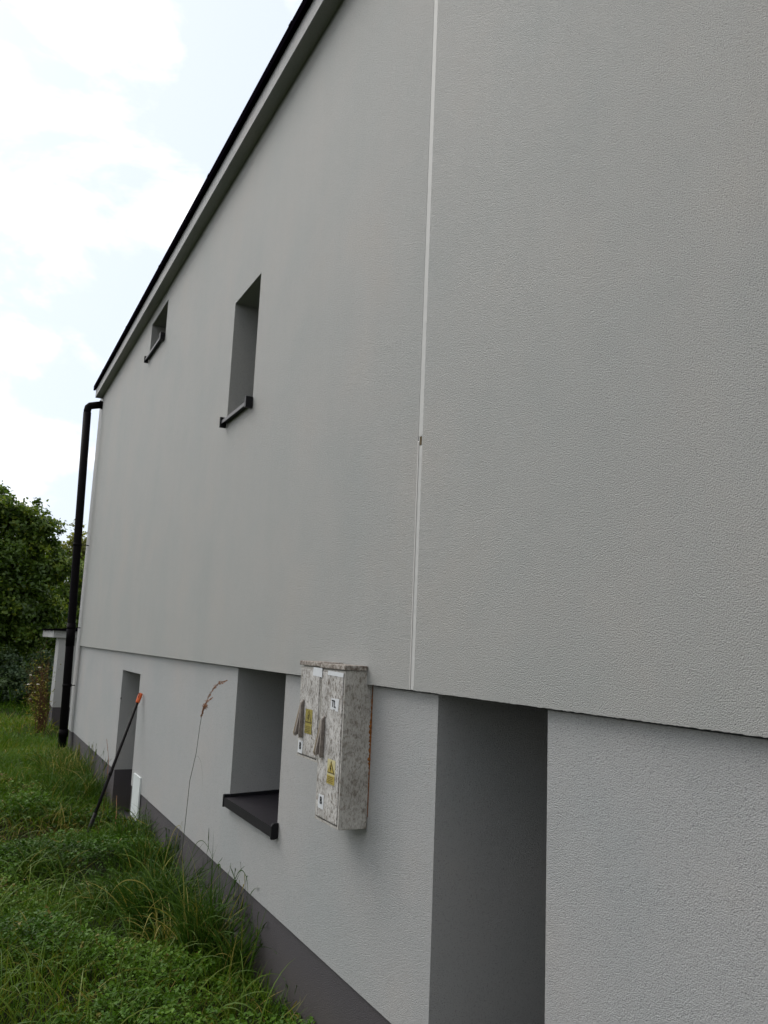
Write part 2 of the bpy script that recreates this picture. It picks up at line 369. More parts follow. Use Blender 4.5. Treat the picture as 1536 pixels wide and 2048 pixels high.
# corner bead at the right edge of the basement window opening
child('corner_bead', box(N1[1] - 0.012, N1[1] - 0.0005, YL + .002, YL + .016, N1[2] + .02, ZB - .004, 0.003), M['lower'], house)
# plinth
vs, fs = face_wall(XS, XR, -0.8, ZP, YP, [NR, D1])
reveal(vs, fs, NR[0], NR[1], -0.8, ZP, YP, YL + 1.6, 'lr')
reveal(vs, fs, D1[0], D1[1], -0.8, ZP, YP, YL + 0.45, 'lr')
child('plinth', mesh('plinth', vs, fs), M['plinth'], house)
# corner strip and end wall
vs, fs = [], []
yc = YU + 0.008
addq(vs, fs, (XL, yc, ZP), (XS, yc, ZP), (XS, yc, ZT + .1), (XL, yc, ZT + .1))
addq(vs, fs, (XS, yc, ZP), (XS, YL + .05, ZP), (XS, YL + .05, ZB), (XS, yc, ZB))
addq(vs, fs, (XL, 9.5, ZP), (XL, yc, ZP), (XL, yc, ZT + .1), (XL, 9.5, ZT + .1))
addq(vs, fs, (XL, yc, ZP), (XL, yc + .04, ZP), (XS, yc + .04, ZP), (XS, yc, ZP))
child('corner_strip', mesh('corner_strip', vs, fs), M['lower'], house, 'narrow upright render strip at the far corner')
vs, fs = [], []
addq(vs, fs, (XL, YP - .012, -.8), (XS, YP - .012, -.8), (XS, YP - .012, ZP), (XL, YP - .012, ZP))
addq(vs, fs, (XS, YP - .012, -.8), (XS, YP + .03, -.8), (XS, YP + .03, ZP), (XS, YP - .012, ZP))
addq(vs, fs, (XL, 9.5, -.8), (XL, YP - .012, -.8), (XL, YP - .012, ZP), (XL, 9.5, ZP))
child('corner_plinth', mesh('corner_plinth', vs, fs), M['plinth'], house)
# rear and right closing walls
vs, fs = [], []
addq(vs, fs, (XR, YU, -.8), (XR, 9.5, -.8), (XR, 9.5, ZT + .1), (XR, YU, ZT + .1))
addq(vs, fs, (XR, 9.5, -.8), (XL, 9.5, -.8), (XL, 9.5, ZT + .1), (XR, 9.5, ZT + .1))
child('rear_wall', mesh('rear_wall', vs, fs), M['upper'], house)
# boxed eaves: soffit + fascia in render, roof sheet projecting over
YF = 1.412
child('soffit', box(-12.80, XR, YF + .004, YU - .001, ZT, ZT + .02), M['upper'], house)
child('fascia', box(-12.80, XR, YF - .010, YF + .004, ZT - .004, ZT + .152), M['lower'], house)
# end closing of the box
child('fascia_end', box(-12.812, -12.801, YF - .008, YU + 0.007, ZT - .002, ZT + .15), M['lower'], house)
roof = child('roof', prism_x([(1.405, ZT + .156), (1.400, ZT + .118), (1.372, ZT + .118), (1.372, ZT + .184), (5.5, ZT + 1.10), (9.9, ZT + .20), (9.9, ZT + .156)], -12.86, XR + .1), M['roof'], house)
# standing joints of the roof edge trim: laps every two metres
for k in range(9):
    x = -12.0 + 1.9 * k
    child('trim_lap', box(x, x + .05, 1.3695, 1.3715, ZT + .1565, ZT + .1855), M['roof'], roof)

def window(x0, x1, z0, z1, y, parent):
    fr = child('window', mesh('window', *frame_mesh(x0, x1, z0, z1, y, .06, .07)), M['frame'], parent)
    child('pane', box(x0 + .06, x1 - .06, y + .03, y + .045, z0 + .06, z1 - .06), M['glass'], fr)
def frame_mesh(x0, x1, z0, z1, y, w, d):
    vs, fs = [], []
    for a in ((x0, x1, z0, z0 + w), (x0, x1, z1 - w, z1), (x0, x0 + w, z0 + w, z1 - w), (x1 - w, x1, z0 + w, z1 - w)):
        b = len(vs)
        for X in a[:2]:
            for Y in (y, y + d):
                for Z in a[2:]: vs.append((X, Y, Z))
        fs += [(b, b + 1, b + 3, b + 2), (b + 4, b + 6, b + 7, b + 5), (b, b + 4, b + 5, b + 1), (b + 2, b + 3, b + 7, b + 6), (b, b + 2, b + 6, b + 4), (b + 1, b + 5, b + 7, b + 3)]
    return vs, fs
window(*W1, YU + .30, house); window(*W2, YU + .30, house); window(N1[0], N1[1], N1[2] + .03, ZB, YL + .42, house)
for (a, b_, z0, z1, y) in ((NR[0], NR[1], -.1, ZB, YL + 1.5), (D1[0], D1[1], -.06, D1[3], YL + .36)):
    d = child('door', box(a + .001, b_ - .001, y, y + .06, z0, z1 - .001, .003), M['door'], house)
    child('handle', tube([(b_ - .10, y - .04, z0 + 1.0), (b_ - .22, y - .04, z0 + 1.0)], .009, 8), M['white'], d)
    child('door_sill', box(a + .001, b_ - .001, YP + .05, y, -0.2, -.03), M['inner'], d)

def sill(x0, x1, yf, yb, zf, slope, lip, capw, caph):
    zb = zf + slope
    prof = [(yf, zf), (yb, zb), (yb, zb - .004), (yf + .004, zf - .004), (yf + .004, zf - lip), (yf - .004, zf - lip), (yf - .004, zf - .001)]
    s = child('window_sill', prism_x(prof, x0, x1), M['sill'], house)
    for xa, xb in ((x0 - capw, x0 + .002), (x1 - .002, x1 + capw)):
        yend = yb if xa < x0 and caph > 0 else yb
        pr = [(yf - .010, zf - lip - .006), (yf - .010, zf + caph), (YU + .002 if yb < 1.7 else yb, zf + caph + slope * .9), (YU + .002 if yb < 1.7 else yb, zb - .01), (yf + .018, zf - .01), (yf + .018, zf - lip - .006)]
        child('end_cap', prism_x(pr, xa, xb), M['cap'], s)
    return s
# basement sill fits between the jambs: wide front lip stands proud of the wall
sl = child('window_sill', prism_x([(1.503, .789), (1.90, .806), (1.90, .800), (1.507, .783)], -5.052, -4.208), M['sill'], house)
child('front_lip', box(-5.062, -4.200, 1.4975, 1.5025, .738, .7895), M['sill'], sl)
child('drip_tray', box(-5.062, -4.200, 1.503, 1.5295, .783, .7885), M['sill'], sl)
child('end_cap', prism_x([(1.4935, .733), (1.4935, .803), (1.5292, .805), (1.5292, .775), (1.512, .770), (1.512, .733)], -5.074, -5.062), M['cap'], sl)
child('end_cap', prism_x([(1.492, .731), (1.492, .796), (1.500, .808), (1.5292, .810), (1.5292, .738), (1.515, .731)], -4.200, -4.183, bev=.002), M['cap'], sl)
child('corner_cap', box(-5.0617, -5.047, 1.4945, 1.5290, .790, .8065), M['cap'], sl)
child('side_upstand', prism_x([(1.5295, .785), (1.90, .806), (1.90, .826), (1.5295, .806)], -5.0565, -5.042), M['cap'], sl)
def small_sill(x0, x1, z, xl, xr, cw):
    s = child('window_sill', prism_x([(1.466, z), (1.85, z + .03), (1.85, z + .024), (1.470, z - .006)], x0 + .002, x1 - .002), M['sill'], house)
    child('front_lip', box(xl, xr, 1.4610, 1.4655, z - .022, z + .001), M['frame'], s)
    child('underside', box(x0 + .004, xr, 1.4658, 1.4992, z - .014, z - .007), M['cap'], s)
    child('end_cap', box(xl - .016, xl, 1.452, 1.497, z - .046, z + .028, .002), M['cap'], s)
    child('end_cap', box(xr, xr + cw + .012, 1.452, 1.4985, z - .044, z + .028, .003), M['cap'], s)
small_sill(W1[0], W1[1] - .01, 3.213, -5.632, -5.066, .022); small_sill(W2[0], W2[1], 4.685, -9.04, -8.28, .06)
# two fixings on the wall face
child('screw', box(-9.075, -9.055, YL - .004, YL + .002, 1.07, 1.09), M['cap'], house)

# ------------------------------------------------------------------ downpipe
X0 = -12.74
pipe = empty('downpipe', (X0, 1.42, 0.0))
tag(pipe, 'black round downpipe with an elbow at the far corner of the grey wall', 'downpipe')
pts = [(X0, 1.515, 5.085), (X0, 1.40, 5.055), (X0, 1.335, 5.035), (X0, 1.312, 5.01), (X0, 1.304, 4.96), (X0, 1.305, 4.90)]
child('elbow', tube(pts, .053, 20), M['pipe'], pipe)
child('collar', tube([(X0, 1.496, 5.080), (X0, 1.478, 5.075)], .066, 20), M['pipe'], pipe)
child('pipe', tube([(X0, 1.305, 4.93), (X0, 1.345, 3.2), (X0, 1.385, 1.6), (X0, 1.422, -0.15)], .056, 20), M['pipe'], pipe)
child('socket', tube([(X0, 1.416, .40), (X0, 1.417, .30)], .063, 20), M['pipe'], pipe)
for z, y in ((2.98, 1.351), (1.80, 1.38), (1.0, 1.40)):
    br = child('bracket', tube([(X0, y, z - .02), (X0, y, z + .02)], .062, 20), M['pipe'], pipe)
    child('bracket_rod', tube([(X0, y, z), (X0, 1.505, z)], .007, 8), M['cap'], br)
child('sleeve', tube([(X0, 1.388, 1.54), (X0, 1.378, 1.86)], .0605, 20), M['pipe'], pipe)

# ------------------------------------------------------------------ porch beyond the corner
porch = empty('porch', (-16.3, 2.0, 0)); tag(porch, 'small pale rendered porch with a flat dark roof beyond the downpipe', 'porch')
child('wall', box(-16.55, -16.0, 1.555, 3.2, .44, 1.64), M['lower'], porch)
child('plinth', box(-16.545, -16.004, 1.559, 3.2, -.3, .44), M['plinth'], porch)
child('fascia', box(-18.2, -15.95, 1.45, 3.4, 1.64, 1.76), M['lower'], porch)
child('roof', prism_x([(1.42, 1.762), (1.42, 1.79), (3.5, 1.95), (3.5, 1.762)], -18.25, -15.9), M['roof'], porch)

# ------------------------------------------------------------------ electrical cabinets
def text_mesh(s, size, bold=0.0, sx=1.0):
    cu = bpy.data.curves.new('lettering', 'FONT'); cu.body = s; cu.size = size; cu.align_x = 'CENTER'; cu.align_y = 'CENTER'
    cu.offset = bold; cu.extrude = 0.0004
    o = bpy.data.objects.new('tmp', cu); COL.objects.link(o)
    dg = bpy.context.evaluated_depsgraph_get(); dg.update(); me = bpy.data.meshes.new_from_object(o.evaluated_get(dg))
    bpy.data.objects.remove(o); bpy.data.curves.remove(cu)
    me.name = 'lettering'; me.materials.clear()
    me.transform(Matrix.Diagonal((sx, 1, 1, 1)))
    me.transform(Matrix.Rotation(math.radians(90), 4, 'X'))       # now faces -y, x right, z up
    return me
def flat(poly, y, th=.0008):
    n = len(poly); vs = [(x, y, z) for x, z in poly] + [(x, y + th, z) for x, z in poly]
    return mesh('sticker', vs, [tuple(range(n)), tuple(range(2 * n - 1, n - 1, -1))] + [(i, (i + 1) % n, (i + 1) % n + n, i + n)[::-1] for i in range(n)])

def cabinet(x0, x1, z0, z1, yf, label, big):
    c = empty('electrical_cabinet', ((x0 + x1) / 2, YL, z0)); tag(c, label, 'electrical cabinet', 'electrical cabinets on the wall')
    cx = .010
    child('body', box(x0, x1, yf + .016, YL - .002, z0, z1 - .014, .005), M['cabside'], c)
    child('top_cap', box(x0 - .004, x1 + .007, yf - .004, (YU - .001), z1 - .018, z1 + .002, .004), M['captop'], c)
    child('rim', mesh('rim', *frame_mesh(x0 + .001, x1 - .001, z0 + .002, z1 - .022, yf + .004, .009, .0145)), M['cabside'], c)
    d = child('door', box(x0 + .013, x1 - .013, yf, yf + .012, z0 + .017, z1 - .032, .003), M['cab'], c)
    # swivel lever: two cheeks and a front plate that stands off at its foot
    hx, hz0, hz1 = (x0 + .045, 1.246, 1.396) if big else (x0 + .045, 1.300, 1.446)
    h = child('handle', prism_x([(yf - .004, hz1 + .012), (yf - .014, hz1), (yf - .018, hz0 + .004), (yf - .013, hz0 - .008), (yf - .001, hz0 - .002), (yf - .001, hz1 + .012)], hx + .013, hx + .027, bev=.0022), M['handle'], c)
    child('lever', prism_x([(yf - .004, hz1), (yf - .029, hz0 + .014), (yf - .026, hz0 - .002), (yf - .020, hz0 + .006), (yf - .002, hz0 + .004)], hx - .008, hx + .009, bev=.0015), M['handle'], h)
    child('lever_edge', prism_x([(yf - .006, hz1 - .004), (yf - .032, hz0 + .014), (yf - .028, hz0 - .002), (yf - .026, hz0 + .006)], hx - .012, hx - .0085), M['handle_edge'], h)
    return c, d
YD = 1.400
cR, dR = cabinet(-3.412, -3.165, .985, 1.622, YD, 'taller right one of the two weathered grey electrical cabinets, marked TL', True)
cL, dL = cabinet(-3.662, -3.416, 1.207, 1.626, YD, 'shorter left one of the two weathered grey electrical cabinets beside the basement window', False)
k = YD / 1.38
def sx_(x): return x * k
def sz_(z): return 1.7 + (z - 1.7) * k
ys_ = YD - .0012
def stick(poly, mat, parent, name='sticker', y=ys_, lab=None):
    return child(name, flat([(sx_(x), sz_(z)) for x, z in poly], y), M[mat], parent, lab)
stick([(-3.352, 1.566), (-3.352, 1.604), (-3.452, 1.606), (-3.456, 1.570)][::-1], 'sticker', cL, lab='blank white sticker')
stick([(-3.290, 1.580), (-3.130, 1.577), (-3.127, 1.594), (-3.287, 1.598)], 'sticker', cR, lab='blank white strip sticker')
tl = stick([(-3.247, 1.446), (-3.225, 1.443), (-3.205, 1.447), (-3.188, 1.441), (-3.168, 1.440), (-3.160, 1.490), (-3.238, 1.489)], 'sticker', cR)
def lettering(s, x, z, size, parent, bold=.001, sx=1.0, rot=0):
    me = text_mesh(s, size, bold, sx)
    me.transform(Matrix.Rotation(rot, 4, 'Y')); me.transform(Matrix.Translation((sx_(x), ys_ - .0012, sz_(z)))); return child('lettering', me, M['ink'], parent)
lettering('TL', -3.211, 1.467, .040, tl, .0006, 0.95, .05)
bR = stick([(-3.324, 1.047), (-3.270, 1.047), (-3.266, 1.102), (-3.321, 1.101)], 'sticker', cR); lettering('B', -3.294, 1.078, .040, bR, .0009, 1.05)
bL = stick([(-3.589, 1.232), (-3.536, 1.232), (-3.530, 1.285), (-3.586, 1.285)], 'sticker', cL); lettering('B', -3.559, 1.262, .040, bL, .0009, 1.05)
# hazard stickers: black triangle with a bolt above a text panel
def hazard(xa, xb, zt, zb, parent, pale, tri, txt):
    s = stick([(xa, zb), (xb, zb), (xb, zt), (xa, zt)], pale, parent, 'warning_sticker')
    w = xb - xa; h = zt - zb; cx = (xa + xb) / 2
    def T(sc, m, y, dz=0):
        zc = zt - h * .36 + dz
        pts = [(-.46 * w * sc, -h * .19 * sc), (.46 * w * sc, -h * .19 * sc), (0, h * .31 * sc)]
        stick([(cx + a, zc + b_) for a, b_ in pts], m, s, 'triangle', y)
    T(1.0, 'brownink', ys_ - .0012); T(.78, tri, ys_ - .0022)
    zc = zt - h * .36
    bolt = [(.00, .15), (.07, .13), (.02, .02), (.09, .03), (-.01, -.12), (.0, -.03), (-.08, -.03)]
    stick([(cx + a * w, zc + b_ * h) for a, b_ in bolt], 'ink', s, 'lightning_mark', ys_ - .0032)
    stick([(xa + .002, zb + .002), (xb - .002, zb + .002), (xb - .002, zb + h * .36), (xa + .002, zb + h * .36)], txt, s, 'text_panel', ys_ - .0012)
    for i in range(4):
        zz = zb + h * (.30 - .07 * i)
        stick([(xa + .010, zz - .0012), (xb - .012 - .006 * (i % 2), zz - .0012), (xb - .012 - .006 * (i % 2), zz + .0008), (xa + .010, zz + .0008)], 'brownink', s, 'print_line', ys_ - .0022)
hazard(-3.245, -3.167, 1.250, 1.154, cR, 'yellow_pale', 'yellow', 'yellow')
hazard(-3.517, -3.438, 1.425, 1.322, cL, 'yellow_old', 'yellow_old', 'yellow_old')
# rusty orange sealing foam squeezed out behind the right cabinet
vs, fs = [], []
zz = np.linspace(1.03, 1.575, 90)
for i, z in enumerate(zz):
    t = (z - 1.03) / .545
    w = .0004 + .0068 * max(0, math.sin(t * 3.1)) ** 1.5 * (0.25 + .75 * random.random()) * (1.25 if .35 < t < .85 else .45)
    w *= .25 if random.random() < .22 else 1.0
    vs += [(-3.167, YL - .001 - w * 1.9, z), (-3.1648 + w * .5, YL - .002 - w * .6, z), (-3.1640 + w * .55, YL + .001, z)]
for i in range(len(zz) - 1):
    a = 3 * i; fs += [(a, a + 1, a + 4, a + 3), (a + 1, a + 2, a + 5, a + 4)]
child('sealant', mesh('sealant', vs, fs), M['foam'], cR, 'rusty orange sealant along the back edge')

# ------------------------------------------------------------------ small white panel on the plinth
pn = empty('inspection_cover', (-7.83, YL, .15)); tag(pn, 'small white rectangular cover on the wall above the dark plinth, right of the narrow doorway', 'cover')
child('plate', box(-7.985, -7.685, YL - .012, YL - .002, .150, .497, .0015), M['white'], pn)
child('rim', mesh('rim', *frame_mesh(-7.990, -7.680, .145, .502, YL - .014, .010, .0135)), M['white'], pn)

# ------------------------------------------------------------------ leaning pole with orange grip
a = Vector((-7.67, 1.085, -.06)); b = Vector((-7.925, 1.508, 1.205))
pole = empty('long_handled_tool', a); tag(pole, 'black long pole with an orange end leaning against the wall by the narrow doorway', 'pole')
dv = (b - a).normalized()
child('shaft', tube([a, a + dv * .6, b - dv * .085], [.0135, .0135, .0125], 12), M['shaft'], pole)
child('joint_collar', tube([a + dv * .62, a + dv * .66], .0155, 12), M['shaft'], pole)
gr = child('grip', tube([b - dv * .09, b - dv * .08, b - dv * .03, b - dv * .004, b], [.0150, .0185, .0195, .0185, .012], 12), M['orange'], pole)
hk = [b + dv.cross(Vector((0, 1, 0))) * .0 + Vector((.012, -.012, -.005)), b + Vector((.022, -.02, .004)), b + Vector((.026, -.024, -.03)), b + Vector((.012, -.012, -.07))]
child('hanging_loop', tube(hk, .0028, 6), M['cap'], gr)
child('lower_grip', tube([a + dv * .0, a + dv * .30], .0175, 12), M['shaft'], pole)

# ------------------------------------------------------------------ vegetation (numpy built)
def strips(P0, az, L, lean, bend, wid, nseg, tint, twist=None, dz=None, name='blades'):
    """arching blades. P0 (n,3) roots; az heading; L length; lean initial tilt from vertical; bend added tilt to the tip"""
    n = len(P0); pos = P0.copy(); V = np.zeros((n, nseg + 1, 2, 3))
    H = np.stack([np.cos(az), np.sin(az), np.zeros(n)], -1)
    side0 = np.stack([-np.sin(az), np.cos(az), np.zeros(n)], -1)
    tw = twist if twist is not None else rng.uniform(-1.0, 1.0, n)
    for i in range(nseg + 1):
        t = i / nseg; th = lean + bend * t ** 1.4
        w = wid * (1 - t ** 2.2) * (0.55 + 0.45 * min(1, t * 4)) * .5 + 1e-4
        up = np.stack([-np.cos(th) * H[:, 0], -np.cos(th) * H[:, 1], np.sin(th)], -1)
        sd = side0 * np.cos(tw)[:, None] + up * np.sin(tw)[:, None]
        V[:, i, 0] = pos - sd * w[:, None]; V[:, i, 1] = pos + sd * w[:, None]
        if i < nseg:
            th2 = lean + bend * ((i + .5) / nseg) ** 1.4
            pos = pos + (H * np.sin(th2)[:, None] + np.array([0, 0, 1.0]) * np.cos(th2)[:, None]) * (L / nseg)[:, None]
    base = np.arange(n)[:, None, None] * (2 * (nseg + 1))
    q = np.arange(nseg)[None, :, None] * 2 + np.array([0, 1, 3, 2])[None, None, :]
    F = (base + q).reshape(-1, 4)
    return V.reshape(-1, 3), F, np.repeat(tint, nseg)
def np_mesh(name, V, F, tint, smooth=False):
    me = bpy.data.meshes.new(name); k = F.shape[1]
    me.vertices.add(len(V)); me.vertices.foreach_set('co', V.astype(np.float32).ravel())
    me.loops.add(F.size); me.loops.foreach_set('vertex_index', F.astype(np.int32).ravel())
    me.polygons.add(len(F)); me.polygons.foreach_set('loop_start', np.arange(0, F.size, k, dtype=np.int32)); me.polygons.foreach_set('loop_total', np.full(len(F), k, np.int32))
    at = me.attributes.new('tint', 'FLOAT', 'FACE'); at.data.foreach_set('value', np.clip(tint, 0, 1).astype(np.float32))
    me.update(calc_edges=True)
    if smooth: me.polygons.foreach_set('use_smooth', np.ones(len(F), bool))
    return me
def vnoise(x, y, s, seed=0):
    r_ = np.random.default_rng(seed); out_ = np.zeros_like(x)
    for k_ in range(6):
        a_ = r_.uniform(0, 6.28); p_ = r_.uniform(0, 6.28); fr = s * r_.uniform(.6, 1.7)
        out_ += np.sin((x * math.cos(a_) + y * math.sin(a_)) * fr + p_)
    return out_ / 6 + .5                    # about 0..1

def scatter(n, x0, x1, ymin, ymax, power=1.0):
    x = x0 + (x1 - x0) * rng.random(n) ** power; y = rng.uniform(0, 1, n) * (ymax - ymin) + ymin
    return x, y
def keep_off(x, y):
    """outside the house, the porch and the doorway slabs"""
    inside = (x > XL - .02) & (y > YP - .01)
    porch_ = (x > -18.2) & (x < -15.98) & (y > 1.54)
    return ~(inside | porch_)
PATH = lambda x: np.exp(-((x + 8.15) / 0.48) ** 2)

# --- lawn: three distance bands, one "stuff" object each
def lawn(name, n, x0, x1, y0, y1, L0, L1, w0, w1, seg, tb=0.0):
    x, y = scatter(n, x0, x1, y0, y1); k_ = keep_off(x, y); x, y = x[k_], y[k_]
    d_ = vnoise(x, y, 3.0, 3); p_ = PATH(x)
    k_ = rng.random(len(x)) < (0.35 + .65 * d_) * (1 - .93 * p_); x, y = x[k_], y[k_]
    m = len(x); p_ = PATH(x)
    hgt = (.55 + .9 * vnoise(x, y, 2.2, 5)) * (1 - .5 * p_)
    L = rng.uniform(L0, L1, m) * hgt
    tint = .25 + .5 * vnoise(x, y, 1.6, 9) + rng.normal(0, .14, m) + tb + .30 * p_
    dry = rng.random(m) < .02 + .18 * p_; tint[dry] = rng.uniform(.88, 1, dry.sum())
    P = np.stack([x, y, gh(x, y) - .004], -1)
    V, F, T = strips(P, rng.uniform(0, 6.28, m), L, rng.uniform(.05, .7, m), rng.uniform(.3, 1.7, m), rng.uniform(w0, w1, m), seg, tint)
    return np_mesh(name, V, F, T)
o = obj('lawn_grass', lawn('lawn_near', 26000, -8.0, -2.9, -1.6, 1.53, .10, .24, .003, .006, 4), M['grass']); tag(o, kind='stuff')
o = obj('lawn_grass', lawn('lawn_mid', 60000, -14.5, -7.8, -1.8, 1.53, .12, .26, .004, .008, 3, .04), M['grass']); tag(o, kind='stuff')
o = obj('lawn_grass', lawn('lawn_far', 70000, -27, -13.0, -3.0, 7.5, .10, .24, .010, .018, 2, .10), M['grass']); tag(o, kind='stuff')
o = obj('meadow_grass', lawn('meadow', 60000, -60, -20, -9, 14, .35, .80, .02, .04, 2, .02), M['grass']); tag(o, kind='stuff')

# --- ground cover: small lobed leaves held on short stalks above the soil
def leaves(P, N, size, aspect, tint, cup=.25, name='leaves'):
    """six sided pointed leaves (two quads folded on the midrib)"""
    n = len(P); N = N / np.linalg.norm(N, axis=1, keepdims=True)
    a_ = rng.normal(size=(n, 3)); U = np.cross(N, a_); U /= np.linalg.norm(U, axis=1, keepdims=True); Wd = np.cross(N, U)
    s = size[:, None]; w = (size * aspect)[:, None]
    base = P - U * s * .5; tip = P + U * s * .5 - N * s * cup * .5
    m1 = P - U * s * .10 + Wd * w * .5 + N * s * cup * .35; m2 = P - U * s * .10 - Wd * w * .5 + N * s * cup * .35
    V = np.stack([base, m1, tip, m2], 1).reshape(-1, 3)
    i = np.arange(n)[:, None] * 4
    F = np.concatenate([i + np.array([[0, 1, 2]]), i + np.array([[0, 2, 3]])], 1).reshape(-1, 3)
    return V, F, np.repeat(tint, 2)
def ground_cover(n, x0, x1, y0, y1, s0, s1, hmax):
    x, y = scatter(n, x0, x1, y0, y1); k_ = keep_off(x, y + .03); x, y = x[k_], y[k_]
    d_ = vnoise(x, y, 4.2, 21) ; p_ = PATH(x)
    k_ = rng.random(len(x)) < np.clip(d_ * 1.7 - .30, .06, 1) * (1 - .85 * p_); x, y = x[k_], y[k_]
    # rosettes: a stalk carries five to seven leaflets along it
    m = len(x); K = 7
    hh = hmax * (.25 + .95 * vnoise(x, y, 5.5, 8)) * rng.uniform(.35, 1, m)
    az = rng.uniform(0, 6.28, m); reach = rng.uniform(.02, .07, m)
    t = np.linspace(.35, 1, K)
    px = x[:, None] + np.cos(az)[:, None] * reach[:, None] * t + rng.normal(0, .006, (m, K))
    py = np.minimum(y[:, None] + np.sin(az)[:, None] * reach[:, None] * t + rng.normal(0, .006, (m, K)), YP - .006 + 10 * (x[:, None] < XL))
    sgn = np.where(np.arange(K) % 2 == 0, 1, -1)
    off = rng.uniform(.006, .014, (m, K)) * sgn * (t < .99)
    px = px - np.sin(az)[:, None] * off; py = np.minimum(py + np.cos(az)[:, None] * off, np.where(x[:, None] > XL, YP - .006, 99))
    pz = gh(x, y)[:, None] + hh[:, None] * (.5 + .5 * t ** .7)
    P = np.stack([px, py, pz], -1).reshape(-1, 3); q = len(P)
    N = np.stack([rng.normal(0, .45, q), rng.normal(0, .45, q) - .15, np.ones(q)], -1)
    sz = rng.uniform(s0, s1, q) * np.tile(np.linspace(.75, 1.15, K), m)
    tint = np.repeat(.20 + .62 * vnoise(x, y, 2.6, 31) + rng.normal(0, .08, m), K) + rng.normal(0, .08, q)
    br_ = np.repeat(rng.random(m) < .03, K); tint[br_] = rng.uniform(.9, 1, br_.sum())
    return leaves(P, N, sz, rng.uniform(.5, .8, q), tint)
V, F, T = ground_cover(17000, -6.6, -2.9, -1.0, 1.53, .014, .030, .17)
o = obj('ground_cover', np_mesh('ground_cover', V, F, T), M['herb']); tag(o, kind='stuff')
V, F, T = ground_cover(20000, -12.8, -6.5, -1.2, 1.53, .018, .036, .15)
o = obj('ground_cover', np_mesh('ground_cover', V, F, T), M['herb']); tag(o, kind='stuff')

# --- longer single blades arching over the ground cover
m = 1500; x, y = scatter(m, -7.5, -3.4, -.4, 1.45); kk = vnoise(x, y, 2.0, 77) > .42; x, y = x[kk], y[kk]; m = len(x)
P = np.stack([x, y, gh(x, y)], -1); tt = rng.uniform(.55, .86, m)
V, F, T = strips(P, rng.uniform(0, 6.28, m), rng.uniform(.22, .46, m), np.abs(rng.normal(.15, .3, m)), rng.uniform(1.2, 2.4, m), rng.uniform(.004, .0075, m), 8, tt)
V[:, 1] = np.minimum(V[:, 1], YP - .008)
o = obj('long_grass', np_mesh('long_grass', V, F, T, True), M['tussock']); tag(o, kind='stuff')
# --- matted brown thatch along the worn path
m = 5200; x = rng.normal(-8.12, .36, m); y = rng.uniform(-1.0, 1.5, m); P = np.stack([x, y, gh(x, y) + rng.uniform(.0, .05, m)], -1)
V, F, T = strips(P, rng.uniform(0, 6.28, m), rng.uniform(.06, .22, m), rng.uniform(.8, 1.6, m), rng.uniform(-.1, .4, m), rng.uniform(.003, .006, m), 3, rng.uniform(.0, 1, m) ** 1.5)
V[:, 1] = np.minimum(V[:, 1], YP - .008)
thatch = leaf_mat('brown_thatch', [(0.0, (0.018, 0.013, 0.007)), (0.6, (0.045, 0.032, 0.014)), (0.9, (0.10, 0.075, 0.03)), (1.0, (0.22, 0.17, 0.09))], 0.1, 0.7, 0.1)
o = obj('path_thatch', np_mesh('path_thatch', V, F, T), thatch); tag(o, kind='stuff')
# --- dead stalks lying in the lawn
m = 330; x, y = scatter(m, -12.5, -3.3, .0, 1.5); P = np.stack([x, y, gh(x, y) + rng.uniform(.02, .13, m)], -1)
V, F, T = strips(P, rng.uniform(0, 6.28, m), rng.uniform(.08, .34, m), rng.uniform(.9, 1.6, m), rng.uniform(-.1, .3, m), rng.uniform(.002, .0045, m), 3, rng.uniform(.86, 1, m))
V[:, 1] = np.minimum(V[:, 1], YP - .008)
o = obj('dead_grass', np_mesh('dead_grass', V, F, T), M['grass']); tag(o, kind='stuff')

# --- tall tussocks by the wall (each a thing)
def tussock(x, y, n, L0, L1, label, spread=.10, lean=.35, bend=1.6, w=.0080, dry=.06, az0=None, azs=3.2, group='tall grass tussocks along the foot of the wall', tb=0.0, seg=9):
    z = float(gh(x, y)); t = empty('grass_tussock', (x, y, z)); tag(t, label, 'grass tussock', group)
    rr = spread * np.sqrt(rng.random(n)); aa = rng.uniform(0, 6.28, n)
    P = np.stack([x + rr * np.cos(aa), np.minimum(y + rr * np.sin(aa), YP - .02), np.full(n, z - .01)], -1)
    az = rng.uniform(0, 6.28, n) if az0 is None else az0 + rng.normal(0, azs, n)
    L = rng.uniform(L0, L1, n) * rng.uniform(.6, 1, n)
    tint = .45 + rng.normal(0, .17, n) + tb; dd = rng.random(n) < dry; tint[dd] = rng.uniform(.9, 1, dd.sum())
    V, F, T = strips(P, az, L, np.abs(rng.normal(0, lean, n)), np.abs(rng.normal(bend, .6, n)) * (L / L1), rng.uniform(.6, 1.1, n) * w, seg, tint, twist=rng.uniform(-1.3, 1.3, n))
    V[:, 1] = np.where((V[:, 0] > XL), np.minimum(V[:, 1], YP - .012 + rng.normal(0, .003, len(V))), V[:, 1])
    me = np_mesh('blades', V, F, T, True); child('blades', me, M['tussock'], t); return t
tussock(-5.30, 1.23, 560, .34, .74, 'broad dark green grass tussock arching toward the lawn, in front of the meadow stem', .17, .40, 1.7)
tussock(-5.75, 1.02, 260, .24, .50, 'low spreading grass tussock at the middle of the lawn', .16, .5, 1.9, tb=.06)
tussock(-4.72, 1.33, 360, .34, .70, 'upright grass tussock against the plinth below the basement window', .12, .22, 1.5, dry=.12)
tussock(-4.42, 1.42, 140, .30, .60, 'thin tall grass tussock nearest the electrical cabinets', .07, .16, 1.7, dry=.10)
tussock(-4.92, 1.16, 90, .30, .46, 'straw coloured grass tussock drooping in a fountain shape', .05, .35, 2.4, dry=.45, w=.007)
